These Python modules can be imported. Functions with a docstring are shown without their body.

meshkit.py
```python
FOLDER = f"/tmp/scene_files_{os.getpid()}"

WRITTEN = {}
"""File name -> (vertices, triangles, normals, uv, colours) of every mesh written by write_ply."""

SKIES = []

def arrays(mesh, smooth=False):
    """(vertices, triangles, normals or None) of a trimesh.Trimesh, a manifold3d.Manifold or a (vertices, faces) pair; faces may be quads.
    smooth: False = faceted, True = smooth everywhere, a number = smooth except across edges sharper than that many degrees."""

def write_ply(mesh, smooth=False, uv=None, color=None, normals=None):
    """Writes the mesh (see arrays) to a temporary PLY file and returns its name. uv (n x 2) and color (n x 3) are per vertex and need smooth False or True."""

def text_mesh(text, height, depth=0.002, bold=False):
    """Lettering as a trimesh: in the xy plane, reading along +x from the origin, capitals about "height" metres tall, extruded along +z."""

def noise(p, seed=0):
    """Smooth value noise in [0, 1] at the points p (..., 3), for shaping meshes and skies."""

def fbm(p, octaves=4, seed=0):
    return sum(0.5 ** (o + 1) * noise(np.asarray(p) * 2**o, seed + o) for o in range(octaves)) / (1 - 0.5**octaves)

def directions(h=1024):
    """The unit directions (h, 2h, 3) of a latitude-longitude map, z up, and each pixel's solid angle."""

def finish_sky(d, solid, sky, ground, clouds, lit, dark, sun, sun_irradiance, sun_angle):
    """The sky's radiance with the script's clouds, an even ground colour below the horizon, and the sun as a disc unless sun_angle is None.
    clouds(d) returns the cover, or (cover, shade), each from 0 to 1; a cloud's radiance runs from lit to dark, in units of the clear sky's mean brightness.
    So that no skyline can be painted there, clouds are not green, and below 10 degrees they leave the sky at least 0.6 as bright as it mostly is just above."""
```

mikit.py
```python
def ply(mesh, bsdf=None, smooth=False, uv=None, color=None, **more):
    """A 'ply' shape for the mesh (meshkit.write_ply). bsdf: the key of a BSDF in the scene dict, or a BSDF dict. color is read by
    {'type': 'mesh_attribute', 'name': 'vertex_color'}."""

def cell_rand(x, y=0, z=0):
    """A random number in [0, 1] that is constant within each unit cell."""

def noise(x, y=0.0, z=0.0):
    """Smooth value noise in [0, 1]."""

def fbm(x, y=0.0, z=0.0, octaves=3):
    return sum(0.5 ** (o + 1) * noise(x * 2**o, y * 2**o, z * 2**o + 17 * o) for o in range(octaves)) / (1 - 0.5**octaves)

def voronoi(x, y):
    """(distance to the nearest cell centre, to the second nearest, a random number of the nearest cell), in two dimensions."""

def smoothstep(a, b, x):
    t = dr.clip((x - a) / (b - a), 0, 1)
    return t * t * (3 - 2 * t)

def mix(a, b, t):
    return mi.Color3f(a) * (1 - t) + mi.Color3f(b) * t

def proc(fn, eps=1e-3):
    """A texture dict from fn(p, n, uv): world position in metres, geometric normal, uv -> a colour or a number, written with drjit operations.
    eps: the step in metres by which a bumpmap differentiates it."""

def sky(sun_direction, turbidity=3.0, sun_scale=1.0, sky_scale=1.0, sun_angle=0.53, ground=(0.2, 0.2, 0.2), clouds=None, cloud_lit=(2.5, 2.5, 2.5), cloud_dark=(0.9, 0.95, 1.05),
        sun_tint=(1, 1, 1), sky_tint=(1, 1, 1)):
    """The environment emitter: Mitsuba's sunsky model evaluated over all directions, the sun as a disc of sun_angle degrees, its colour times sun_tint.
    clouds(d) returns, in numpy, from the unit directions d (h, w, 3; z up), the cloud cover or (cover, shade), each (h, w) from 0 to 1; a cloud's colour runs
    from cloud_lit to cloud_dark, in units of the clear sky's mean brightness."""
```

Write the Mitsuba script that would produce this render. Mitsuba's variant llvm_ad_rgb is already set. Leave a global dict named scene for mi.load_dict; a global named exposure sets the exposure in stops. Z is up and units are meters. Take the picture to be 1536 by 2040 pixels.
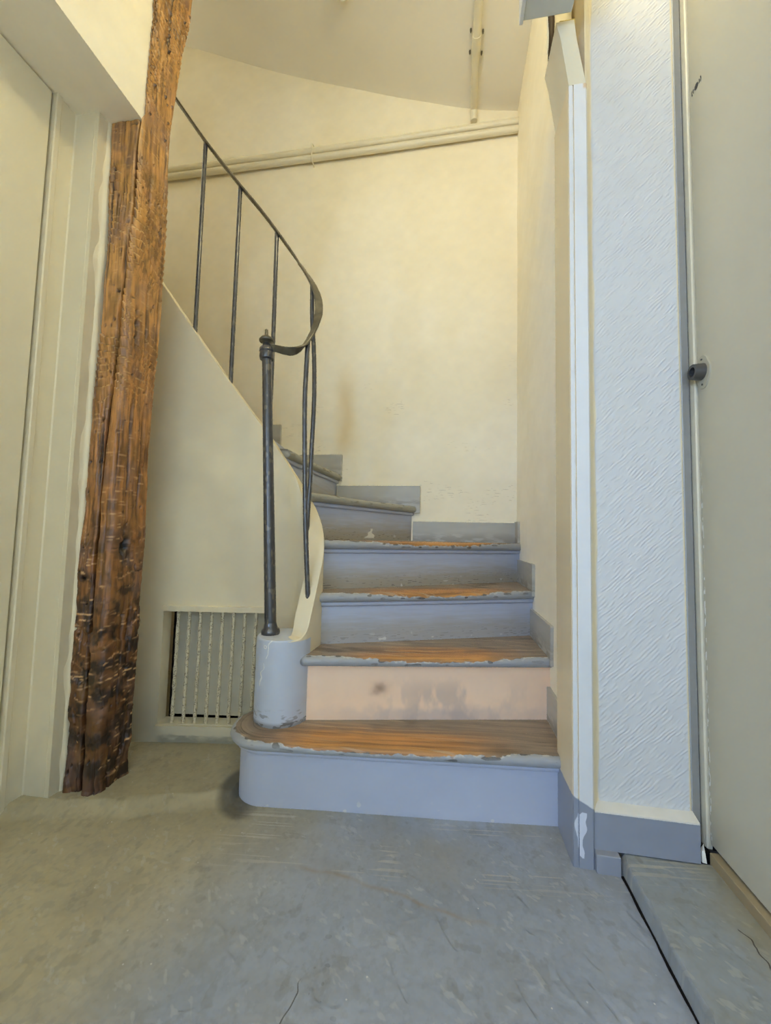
import math
import numpy as np, trimesh, drjit as dr, mitsuba as mi
import manifold3d as m3
import mikit, meshkit
from mikit import noise, fbm, smoothstep, mix, cell_rand

# ------------------------------------------------------------------ camera, lights, exposure
exposure = 0.8
EYE = np.array([0.0, 0.0, 0.76])
FWD = np.array([-0.1601, 0.9850, 0.0640]); UP = np.array([-0.0130, -0.0670, 0.9977])
T = mi.ScalarTransform4f
scene = {'type': 'scene'}
labels = {}
scene['camera'] = {'type': 'perspective', 'fov': 89.13, 'fov_axis': 'x', 'near_clip': 0.01, 'far_clip': 100.0,
                   'to_world': T().look_at(origin=EYE.tolist(), target=(EYE + FWD).tolist(), up=UP.tolist())}
LAMP_POS, LAMP_R, LAMP_RAD = (0.12, 0.62, 2.72), 0.085, (39.5, 34.0, 19.0)
WINDOW_RAD = (5.3, 8.3, 15.8)
FILL_RAD = (9.5, 11.0, 12.5)  # radiance of the added stairwell fill
scene['daylight'] = {'type': 'constant', 'radiance': {'type': 'rgb', 'value': [0.02, 0.022, 0.026]}}


# ------------------------------------------------------------------ helpers
def s(r, g, b):
    c = np.array([r, g, b]) / 255.0
    return np.where(c <= 0.04045, c / 12.92, ((c + 0.055) / 1.055) ** 2.4).tolist()


def bsdf(name, col, rough=0.6, spec=0.4, bump=None, bscale=1.0, **more):
    if callable(col):
        col = mikit.proc(col)
    elif not isinstance(col, dict):
        col = {'type': 'rgb', 'value': list(col)}
    if callable(rough):
        rough = mikit.proc(rough)
    b = {'type': 'principled', 'base_color': col, 'roughness': rough, 'specular': spec, **more}
    if bump is not None:
        b = {'type': 'bumpmap', 'arbitrary': mikit.proc(bump, eps=more.pop('eps', 1e-3)), 'scale': bscale, 'b': b}
        b['b'] = {k: v for k, v in b['b'].items() if k != 'eps'}
    scene[name] = {'type': 'twosided', 'b': b}
    return name


def numbered(key):
    if key not in scene and key not in labels:
        return key
    k = 1
    while f'{key}_{k:03d}' in scene or f'{key}_{k:03d}' in labels:
        k += 1
    return f'{key}_{k:03d}'


def thing(name, label, cat, group=None):
    key = numbered(name)
    labels[key] = {'label': label, 'category': cat}
    if group:
        labels[key]['group'] = group
    return key


def struct(name, label=None):
    labels[name] = {'kind': 'structure'}
    if label:
        labels[name]['label'] = label
    return name


def obj(name, mesh, mat, parent=None, smooth=30, label=None, **kw):
    key = numbered(parent + '__' + name if parent else name)
    if parent is None and name in labels and name not in scene:
        key = name
    scene[key] = mikit.ply(mesh, mat, smooth=smooth, **kw)
    if label:
        labels.setdefault(key, {})['label'] = label
    return key


def man(mesh):
    """trimesh -> manifold"""
    return m3.Manifold(m3.Mesh(np.asarray(mesh.vertices, np.float32), np.asarray(mesh.faces, np.uint32)))


def tri(m):
    q = m.to_mesh()
    return trimesh.Trimesh(np.array(q.vert_properties[:, :3]), np.array(q.tri_verts), process=False)


def box(x0, x1, y0, y1, z0, z1, bev=0.0):
    """a box with rounded edges"""
    if bev <= 0:
        b = trimesh.creation.box((x1 - x0, y1 - y0, z1 - z0))
        b.apply_translation(((x0 + x1) / 2, (y0 + y1) / 2, (z0 + z1) / 2))
        return b
    sp = m3.Manifold.sphere(bev, 12)
    pts = [sp.translate((x, y, z)) for x in (x0 + bev, x1 - bev) for y in (y0 + bev, y1 - bev) for z in (z0 + bev, z1 - bev)]
    return tri(m3.Manifold.batch_hull(pts))


def prism(poly, z0, z1, bev=0.0):
    """plan polygon -> upright solid"""
    c = m3.CrossSection([np.array(poly)]) if signed(poly) > 0 else m3.CrossSection([np.array(poly)[::-1]])
    if bev > 0:
        lo = c.offset(-bev, m3.JoinType.Miter)
        return tri(m3.Manifold.batch_hull([m3.Manifold.extrude(lo, z1 - z0).translate((0, 0, z0)), m3.Manifold.extrude(c, z1 - z0 - 2 * bev).translate((0, 0, z0 + bev))]))
    return tri(m3.Manifold.extrude(c, z1 - z0).translate((0, 0, z0)))


def signed(poly):
    p = np.array(poly, float)
    x, y = p[:, 0], p[:, 1]
    return float((x * np.roll(y, -1) - np.roll(x, -1) * y).sum() / 2)


def loft(sections, closed=True, caps=True):
    """sections (n, k, 3) -> solid tube through them"""
    S = np.asarray(sections, float)
    n, k = S.shape[:2]
    v = S.reshape(-1, 3)
    f = []
    for i in range(n - 1):
        for j in range(k if closed else k - 1):
            a, b = i * k + j, i * k + (j + 1) % k
            f += [(a, b, b + k), (a, b + k, a + k)]
    if caps and closed:
        for j in range(1, k - 1):
            f.append((0, j + 1, j))
            o = (n - 1) * k
            f.append((o, o + j, o + j + 1))
    m = trimesh.Trimesh(v, np.array(f), process=False)
    if caps and closed and m.volume < 0:
        m.invert()
    return m


def smooth_path(P, n):
    """Catmull-Rom through the points"""
    P = np.asarray(P, float)
    Q = np.vstack([2 * P[0] - P[1], P, 2 * P[-1] - P[-2]])
    out = []
    for t in np.linspace(0, len(P) - 1, n):
        i = min(int(t), len(P) - 2)
        u = t - i
        a, b, c, d = Q[i], Q[i + 1], Q[i + 2], Q[i + 3]
        out.append(0.5 * (2 * b + (c - a) * u + (2 * a - 5 * b + 4 * c - d) * u ** 2 + (3 * b - a - 3 * c + d) * u ** 3))
    return np.array(out)


def tube(P, r, sides=16):
    P = np.asarray(P, float)
    r = np.broadcast_to(r, len(P))
    t = np.gradient(P, axis=0)
    t /= np.linalg.norm(t, axis=1, keepdims=True)
    ref = np.array([0.0, 1.0, 0.0]) if abs(t[:, 1]).max() < 0.8 else np.array([0.0, 0.0, 1.0]) if abs(t[:, 2]).max() < 0.9 else np.array([1.0, 0, 0])
    a = np.cross(t, ref); a /= np.linalg.norm(a, axis=1, keepdims=True)
    b = np.cross(t, a)
    th = np.linspace(0, 2 * np.pi, sides, endpoint=False)
    S = P[:, None] + r[:, None, None] * (np.cos(th)[None, :, None] * a[:, None] + np.sin(th)[None, :, None] * b[:, None])
    return loft(S)


def lathe(profile, p0, p1, sides=32):
    """profile [(distance along the axis 0..1, radius)] turned about the line p0 p1"""
    p0, p1 = np.array(p0, float), np.array(p1, float)
    d = p1 - p0
    L = np.linalg.norm(d); d /= L
    a = np.cross(d, [0, 1, 0.0]); a /= np.linalg.norm(a)
    b = np.cross(d, a)
    th = np.linspace(0, 2 * np.pi, sides, endpoint=False)
    S = [p0 + d * (h * L) + r * (np.cos(th)[:, None] * a + np.sin(th)[:, None] * b) for h, r in profile]
    return loft(S)


def cat(*ms):
    return trimesh.util.concatenate(list(ms))


def grid_plane(origin, du, dv, nu, nv, disp=None):
    """a finely divided rectangle, disp(points) moves it along its normal"""
    o, du, dv = (np.array(x, float) for x in (origin, du, dv))
    u, v = np.meshgrid(np.linspace(0, 1, nu), np.linspace(0, 1, nv), indexing='ij')
    P = o + u[..., None] * du + v[..., None] * dv
    P = P.reshape(-1, 3)
    if disp is not None:
        n = np.cross(du, dv); n /= np.linalg.norm(n)
        P = P + disp(P)[:, None] * n
    i, j = np.meshgrid(np.arange(nu - 1), np.arange(nv - 1), indexing='ij')
    a = (i * nv + j).ravel()
    f = np.vstack([np.stack([a, a + nv, a + nv + 1], 1), np.stack([a, a + nv + 1, a + 1], 1)])
    return trimesh.Trimesh(P, f, process=False)


def wob(P, amp, f, seed=0):
    return amp * (meshkit.fbm(np.asarray(P) * f, 3, seed) - 0.5)


# ------------------------------------------------------------------ materials
def c_wall(p, n, uv):
    a = fbm(p.x * 2.2, p.y * 2.2, p.z * 1.6, 4)
    b = fbm(p.x * 25, p.y * 25, p.z * 25, 3)
    c = mix(s(234, 224, 196), s(242, 234, 211), smoothstep(0.35, 0.7, a))
    c = mix(c, s(218, 202, 160), 0.22 * smoothstep(0.55, 0.8, fbm(p.x * 4 + 9, p.y * 4, p.z * 1.1, 3)))
    return c * (0.97 + 0.06 * b)


def c_backwall(p, n, uv):
    c = c_wall(p, n, uv)
    w = fbm(p.x * 9, 3.0, p.z * 5, 3)
    smear = dr.exp(-dr.square((p.x + 0.56 + 0.05 * (w - 0.5)) / 0.045)) * smoothstep(1.12, 1.3, p.z) * (1 - smoothstep(1.45, 1.75, p.z))  # soft yellow-beige vertical smear
    c = mix(c, s(205, 176, 112), 0.55 * smear)
    # scuffs
    sc = smoothstep(0.80, 0.84, noise(p.x * 60 + p.z * 90, 1.0, p.z * 200)) * smoothstep(0.66, 0.8, noise(p.x * 7, 5.0, p.z * 9)) * (1 - smoothstep(1.4, 1.8, p.z))
    return mix(c, s(168, 158, 132), 0.35 * sc)


def b_plaster(p, n, uv):
    return 0.004 * fbm(p.x * 9, p.y * 9, p.z * 9, 3) + 0.0006 * fbm(p.x * 90, p.y * 90, p.z * 90, 2)


bsdf('mat_wall', c_wall, 0.62, 0.35, b_plaster)
bsdf('mat_back_wall', c_backwall, 0.6, 0.35, b_plaster)
bsdf('mat_ceiling', lambda p, n, uv: mix(s(222, 215, 196), s(232, 226, 208), fbm(p.x * 2, p.y * 2, p.z * 2, 3)), 0.7, 0.3, b_plaster)


def c_spandrel(p, n, uv):
    a = fbm(p.x * 3, p.y * 3, p.z * 3, 4)
    c = mix(s(214, 201, 170), s(229, 216, 182), smoothstep(0.35, 0.65, a))
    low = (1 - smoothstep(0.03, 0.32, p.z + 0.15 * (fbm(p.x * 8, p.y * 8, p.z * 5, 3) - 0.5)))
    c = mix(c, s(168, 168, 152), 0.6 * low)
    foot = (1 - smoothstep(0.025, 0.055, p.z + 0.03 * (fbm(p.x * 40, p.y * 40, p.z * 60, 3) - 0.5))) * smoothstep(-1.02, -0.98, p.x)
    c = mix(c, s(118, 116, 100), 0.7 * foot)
    return c


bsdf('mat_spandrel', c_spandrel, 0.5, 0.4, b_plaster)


def c_frame(p, n, uv):
    a = fbm(p.x * 4, p.y * 4, p.z * 2, 4)
    c = mix(s(210, 199, 168), s(220, 209, 178), a)
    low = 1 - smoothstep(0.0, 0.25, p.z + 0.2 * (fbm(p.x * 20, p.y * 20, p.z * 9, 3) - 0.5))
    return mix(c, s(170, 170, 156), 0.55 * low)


bsdf('mat_left_frame', c_frame, 0.45, 0.45, lambda p, n, uv: 0.0012 * fbm(p.x * 30, p.y * 30, p.z * 12, 3))
bsdf('mat_left_plaster', lambda p, n, uv: c_frame(p, n, uv) * 1.08, 0.55, 0.4, b_plaster, 2.0)
bsdf('mat_left_door', lambda p, n, uv: mix(s(220, 210, 178), s(228, 219, 188), fbm(p.y * 3, p.z * 1.5, 0, 3)), 0.45, 0.45)


def c_door(p, n, uv):
    a = fbm(p.y * 3, p.z * 2, 1.0, 4)
    c = mix(s(183, 176, 152), s(192, 185, 161), a)
    chip = smoothstep(0.66, 0.7, noise(p.y * 260, p.z * 90, 3)) * smoothstep(1.062, 1.067, p.y) * (1 - smoothstep(1.069, 1.072, p.y)) * (1 - smoothstep(0.8, 1.0, p.z))
    return mix(c, s(235, 232, 222), chip)


bsdf('mat_door', c_door, 0.42, 0.45, lambda p, n, uv: 0.0010 * fbm(p.y * 14, p.z * 14, 0, 3))
bsdf('mat_door_trim', lambda p, n, uv: mix(s(206, 196, 166), s(214, 204, 176), fbm(p.y * 20, p.x * 20, p.z * 4, 2)), 0.45, 0.4)


def c_casing(p, n, uv):
    """white paint, the foot painted grey with a peeled patch"""
    w = fbm(p.x * 30, p.y * 30, p.z * 30, 3) - 0.5
    c = mix(s(208, 207, 201), s(218, 216, 210), fbm(p.x * 12, p.y * 5, p.z * 3, 3))
    edge = smoothstep(0.60, 0.66, noise(p.x * 90, 2.0, p.z * 30)) * dr.exp(-dr.square((p.x - 0.3105) / 0.0012))
    c = mix(c, s(180, 172, 158), 0.6 * edge)
    c = mix(c, s(206, 178, 140), smoothstep(1.955, 1.965, p.z) * smoothstep(0.334, 0.339, p.x))
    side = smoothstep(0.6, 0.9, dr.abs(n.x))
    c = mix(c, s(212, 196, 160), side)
    grey = 1 - smoothstep(-0.002, 0.002, p.z - (0.160 - 0.55 * (p.x - 0.295)) + 0.006 * w)
    c = mix(c, s(134, 138, 146), grey)
    dx = dr.abs(p.x - 0.317 + 0.006 * (noise(p.z * 60, 1, 2) - 0.5)) - 0.0085 - 0.009 * (noise(p.z * 34, 7, 2) - 0.4)
    dz = dr.abs(p.z - 0.072) - 0.048
    peel = (1 - smoothstep(-0.0008, 0.0008, dx)) * (1 - smoothstep(-0.001, 0.001, dz + 0.01 * (noise(p.x * 150, 4, 2) - 0.5))) * (1 - side)
    return mix(c, s(205, 207, 212), peel)


bsdf('mat_casing', c_casing, 0.4, 0.45, lambda p, n, uv: 0.0008 * fbm(p.x * 60, p.y * 60, p.z * 20, 3))


def c_paper(p, n, uv):
    c = mix(s(196, 194, 186), s(205, 203, 197), fbm(p.x * 5, p.y * 5, p.z * 2.5, 4))
    e = smoothstep(0.372, 0.366, p.x + 0.006 * (noise(p.z * 12, 1, 1) - 0.5))
    e = e + smoothstep(0.566, 0.570, p.x)
    return mix(c, s(226, 208, 166), dr.minimum(e, 1.0) * 0.9)


bsdf('mat_wallpaper', c_paper, 0.5, 0.4)
bsdf('mat_grey_strip', lambda p, n, uv: mix(s(146, 146, 142), s(158, 157, 152), fbm(p.x * 9, p.y * 9, p.z * 4, 3)), 0.45, 0.4)

bsdf('mat_ledge', lambda p, n, uv: mix(s(206, 200, 184), s(216, 211, 198), fbm(p.x * 30, p.y * 30, p.z * 4, 2)), 0.5, 0.4)
LEVELS = [0.0, 0.189, 0.39, 0.566, 0.745, 0.92, 1.085, 1.25]


def height_on_riser(z):
    h = z
    for L in LEVELS[1:]:
        h = dr.select(z > L - 0.002, z - L, h)
    return h


def c_grey(p, n, uv):
    """grey stair paint, scuffed and dirty near the foot of each riser"""
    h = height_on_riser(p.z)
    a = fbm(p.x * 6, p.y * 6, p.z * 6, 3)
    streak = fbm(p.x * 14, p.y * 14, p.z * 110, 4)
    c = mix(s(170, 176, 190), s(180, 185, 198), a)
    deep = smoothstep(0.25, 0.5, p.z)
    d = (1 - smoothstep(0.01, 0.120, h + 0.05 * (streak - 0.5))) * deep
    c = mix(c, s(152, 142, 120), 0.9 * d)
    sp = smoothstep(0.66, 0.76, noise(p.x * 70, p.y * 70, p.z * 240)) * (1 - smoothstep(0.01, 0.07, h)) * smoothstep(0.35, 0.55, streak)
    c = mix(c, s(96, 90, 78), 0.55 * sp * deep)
    wh = smoothstep(0.86, 0.9, noise(p.x * 55 + 3, p.y * 55, p.z * 55)) * (1 - smoothstep(0.0, 0.05, h))
    c = mix(c, s(206, 204, 196), 0.7 * wh)
    # bare plaster chip on the fourth riser
    ch = dr.maximum(dr.abs(p.x + 0.345 + 0.01 * (noise(1, 2, p.z * 90) - 0.5)) / (0.004 + 0.5 * dr.maximum(0.0, 0.785 - p.z)), dr.abs(p.z - 0.775) / 0.024)
    c = mix(c, s(214, 210, 196), (1 - smoothstep(0.7, 1.0, ch)) * smoothstep(1.3, 1.4, p.y))
    return c


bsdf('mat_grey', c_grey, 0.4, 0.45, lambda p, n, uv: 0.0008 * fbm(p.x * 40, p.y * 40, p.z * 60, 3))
bsdf('mat_skirting', lambda p, n, uv: mix(mix(s(160, 157, 147), s(174, 171, 160), fbm(p.x * 9, p.y * 9, p.z * 30, 3)), s(116, 108, 92),
     0.6 * (1 - smoothstep(0.0, 0.06, height_on_riser(p.z))) * smoothstep(0.35, 0.6, fbm(p.x * 20, p.y * 20, p.z * 50, 3))), 0.4, 0.45)
bsdf('mat_baseboard', lambda p, n, uv: mix(s(132, 136, 143), s(142, 145, 151), fbm(p.x * 12, p.y * 9, p.z * 12, 3)), 0.38, 0.45,
     lambda p, n, uv: 0.0006 * fbm(p.x * 50, p.y * 50, p.z * 50, 3))


def c_drum(p, n, uv):
    c = mix(s(180, 187, 198), s(190, 196, 206), fbm(p.x * 8, p.y * 8, p.z * 8, 3))
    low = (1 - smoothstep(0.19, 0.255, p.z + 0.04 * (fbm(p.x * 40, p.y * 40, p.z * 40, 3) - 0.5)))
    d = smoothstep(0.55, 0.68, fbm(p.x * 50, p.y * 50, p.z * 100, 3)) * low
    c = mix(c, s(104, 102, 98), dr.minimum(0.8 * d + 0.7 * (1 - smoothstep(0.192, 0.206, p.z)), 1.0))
    # flaked line down the front and a small ring scar
    xl = -0.522 - 0.30 * (0.44 - p.z) + 0.010 * (noise(p.z * 70, 3, 1) - 0.5)
    w = 0.0012 + 0.0030 * smoothstep(0.38, 0.43, p.z) * noise(p.z * 160, 5, 1) + 0.002 * dr.exp(-dr.square((p.z - 0.325) / 0.02))
    line = (1 - smoothstep(w * 0.7, w, dr.abs(p.x - xl))) * smoothstep(0.30, 0.306, p.z) * (1 - smoothstep(0.44, 0.445, p.z)) * smoothstep(0.32, 0.5, noise(p.z * 90, 8, 1) + smoothstep(0.38, 0.42, p.z) * 0.3 + dr.exp(-dr.square((p.z - 0.325) / 0.02)))
    rr = dr.sqrt(dr.square(p.x + 0.541) + dr.square(p.z - 0.421))
    ring = (1 - smoothstep(0.0008, 0.0018, dr.abs(rr - 0.0045)))
    front = smoothstep(0.0, 0.3, -n.y)
    return mix(c, s(226, 226, 222), dr.minimum(line + ring, 1.0) * front)


bsdf('mat_newel_block', c_drum, 0.4, 0.45, lambda p, n, uv: 0.001 * fbm(p.x * 30, p.y * 30, p.z * 30, 3))


def c_pink(p, n, uv):
    a = fbm(p.x * 5, 1.0, p.z * 9, 3)
    c = mix(s(236, 202, 168), s(242, 210, 178), a)
    w = fbm(p.x * 30, 2.0, p.z * 30, 3) - 0.5
    sm = dr.exp(-(dr.square((p.x + 0.208 + 0.02 * w) / 0.022) + dr.square((p.z - 0.285 + 0.02 * w) / 0.018)))
    c = mix(c, s(140, 104, 80), 0.75 * sm)
    g = smoothstep(0.42, 0.7, fbm(p.x * 26, 3.0, p.z * 11, 4)) * dr.exp(-dr.square((p.x - 0.0) / 0.22)) * (1 - smoothstep(0.26, 0.34, p.z))
    c = mix(c, s(158, 146, 140), 0.5 * g)
    low = (1 - smoothstep(0.20, 0.25, p.z + 0.05 * w)) * dr.exp(-dr.square((p.x + 0.02) / 0.3))
    return mix(c, s(172, 160, 156), 0.6 * low)


bsdf('mat_bare_board', c_pink, 0.6, 0.3, lambda p, n, uv: 0.0003 * fbm(p.x * 60, 1.0, p.z * 60, 3))


def c_tread(p, n, uv):
    """uv: (0..1 along the nosing, metres behind the front edge)"""
    u, v = uv.x, uv.y
    wear = smoothstep(0.06, 0.4, u) * (1 - smoothstep(0.62, 1.0, u))
    g = fbm(u * 4, v * 130 + 1.5 * noise(u * 6, v * 9, p.z * 9), p.z * 20, 4)
    g2 = fbm(u * 14, v * 460 + 4 * noise(u * 6, v * 9, p.z * 9), p.z * 50, 3)
    c = mix(s(138, 94, 50), s(194, 136, 72), smoothstep(0.3, 0.7, g))
    c = mix(c, s(84, 60, 38), 0.35 * smoothstep(0.5, 0.75, g2))
    dirt = fbm(p.x * 7, p.y * 14, p.z * 9, 4)
    ww = wear * (1 - smoothstep(0.04, 0.17, v + 0.10 * (dirt - 0.5))) * (0.55 + 0.9 * fbm(p.x * 4, p.y * 30, p.z * 3, 3))
    old = dr.clip(1.12 - 1.15 * ww, 0.12, 1)
    c = mix(c, mix(s(112, 102, 90), s(144, 133, 118), g), 0.92 * old)
    c = mix(c, s(72, 58, 44), 0.6 * smoothstep(0.5, 0.72, dirt + 0.25 * (g2 - 0.5)) * old)
    c = mix(c, s(70, 54, 40), 0.35 * smoothstep(0.62, 0.74, g2) * old)
    pale = smoothstep(0.72, 0.78, noise(p.x * 5, p.y * 260, 4.0)) * smoothstep(0.5, 0.7, noise(p.x * 12, p.y * 30, 6.0))
    c = mix(c, s(176, 152, 124), 0.5 * pale)
    # grey paint left on the nosing, chipped along the arris
    e = -0.003 - 0.006 * wear + 0.016 * (fbm(p.x * 55, p.y * 55, p.z * 55, 3) - 0.5) + 0.010 * (1 - wear)
    grey = 1 - smoothstep(e - 0.0015, e + 0.0015, v)
    gp = mix(s(140, 142, 142), s(158, 160, 162), fbm(p.x * 20, p.y * 20, p.z * 20, 3))
    arris = dr.exp(-dr.square((v - e) / 0.0035))
    chips = smoothstep(0.45, 0.6, noise(p.x * 120, p.y * 120, p.z * 160)) * arris
    gp = mix(gp, s(196, 191, 178), 0.7 * chips)
    gp = mix(gp, s(70, 60, 48), 0.8 * smoothstep(0.68, 0.74, noise(p.x * 45 + 7, p.y * 45, p.z * 90)) * dr.exp(-dr.square((v - e) / 0.012)))
    return mix(c, gp, grey)


bsdf('mat_tread', c_tread, 0.42, 0.4, lambda p, n, uv: 0.0008 * fbm(p.x * 9, p.y * 200, p.z * 60, 3) + 0.0012 * fbm(p.x * 40, p.y * 40, p.z * 40, 3))


def c_old_tread(p, n, uv):
    g = fbm(p.x * 12, p.y * 12, p.z * 12, 3)
    c = mix(s(140, 138, 124), s(158, 155, 142), g)
    return mix(c, s(92, 82, 64), 0.7 * smoothstep(0.58, 0.7, fbm(p.x * 30, p.y * 30, p.z * 60, 3)) * smoothstep(-0.02, -0.004, uv.y))


bsdf('mat_upper_tread', c_old_tread, 0.45, 0.4, lambda p, n, uv: 0.0012 * fbm(p.x * 40, p.y * 40, p.z * 40, 3))


def c_floor(p, n, uv):
    x, y = p.x, p.y
    a = fbm(x * 3.2, y * 3.2, 1.0, 5)
    b = fbm(x * 16, y * 16, 4.0, 4)
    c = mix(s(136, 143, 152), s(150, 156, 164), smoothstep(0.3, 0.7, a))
    left = 1 - smoothstep(-0.75, -0.35, x - 0.29 * (y - 0.6) + 0.12 * (fbm(x * 5, y * 5, 8.0, 3) - 0.5))  # olive left, blue-grey middle: soft edge of the window light painted in
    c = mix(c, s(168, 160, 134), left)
    c = mix(c, s(150, 142, 122), 0.45 * smoothstep(0.5, 0.75, fbm(x * 2 + 5, y * 2, 7.0, 4)))
    c = mix(c, s(126, 124, 114), 0.22 * smoothstep(0.5, 0.75, b))
    c = mix(c, s(122, 124, 122), 0.20 * smoothstep(0.5, 0.7, fbm(x * 90, y * 70, 4.0, 4)))
    c = mix(c, s(110, 108, 98), 0.25 * smoothstep(0.66, 0.76, fbm(x * 34, y * 30, 6.0, 4)))
    c = mix(c, s(178, 178, 172), 0.30 * smoothstep(0.70, 0.8, fbm(x * 60 + y * 40, y * 60, 9.0, 3)))
    # trodden dirt against the walls and the first step
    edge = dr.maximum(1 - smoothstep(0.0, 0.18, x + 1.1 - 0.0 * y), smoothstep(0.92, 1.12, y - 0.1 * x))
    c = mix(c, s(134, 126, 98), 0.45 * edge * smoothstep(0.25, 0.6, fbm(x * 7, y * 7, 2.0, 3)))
    # pale scratches running with the step
    yr = y - 0.1 * x
    line = smoothstep(0.70, 0.78, noise(x * 9, yr * 210, 9.0)) * smoothstep(0.9, 0.97, yr) * (1 - smoothstep(1.10, 1.13, yr)) * smoothstep(0.45, 0.6, noise(x * 6, yr * 20, 3.0)) * smoothstep(-0.62, -0.5, x)
    c = mix(c, s(186, 180, 166), 0.40 * line)
    # ochre trace of a worn curve in front of the step
    yy = 0.915 - 0.10 * (x + 0.33) - 0.13 * dr.square(x + 0.33) + 0.012 * (noise(x * 24, 1.0, 1.0) - 0.5)
    tr = dr.exp(-dr.square((y - yy) / 0.0055)) * smoothstep(-0.36, -0.30, x) * (1 - smoothstep(0.02, 0.14, x)) * (0.3 + 0.7 * noise(x * 40, y * 40, 2.0))
    c = mix(c, s(140, 118, 84), 0.55 * tr)
    # dark specks
    d1, d2, rn = mikit.voronoi(x * 42 + 0.3 * noise(x * 90, y * 90, 1.0), y * 42)
    here = smoothstep(0.42, 0.60, noise(x * 4 + 2, y * 4, 5.0)) * (1 - smoothstep(0.80, 0.95, y)) * smoothstep(-0.35, 0.0, x)
    rad = 0.24 * dr.maximum(rn - 0.62, 0.0) / 0.38
    sp = (1 - smoothstep(rad * 0.75, rad + 0.01, d1)) * smoothstep(0.63, 0.66, rn) * here
    c = mix(c, s(84, 82, 72), 0.75 * sp)
    e1, e2, rw = mikit.voronoi(x * 30 + 11, y * 30 + 5)
    c = mix(c, s(206, 204, 196), 0.6 * (1 - smoothstep(0.03, 0.06, e1)) * smoothstep(0.95, 0.96, rw))
    # hairline crack at the lower edge
    xc = -0.262 + 0.25 * (y - 0.60) + 0.012 * (noise(y * 55, 1.0, 3.0) - 0.5)
    cr = (1 - smoothstep(0.0006, 0.0016, dr.abs(x - xc))) * (1 - smoothstep(0.68, 0.70, y))
    c = mix(c, s(60, 56, 48), 0.75 * cr)
    # dark patch round the curtail of the first step
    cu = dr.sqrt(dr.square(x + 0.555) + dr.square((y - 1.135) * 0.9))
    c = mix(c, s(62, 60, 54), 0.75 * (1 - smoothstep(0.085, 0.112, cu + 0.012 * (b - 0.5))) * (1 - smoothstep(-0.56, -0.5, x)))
    return c * (0.95 + 0.1 * fbm(x * 120, y * 120, 1.0, 2))


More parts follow.
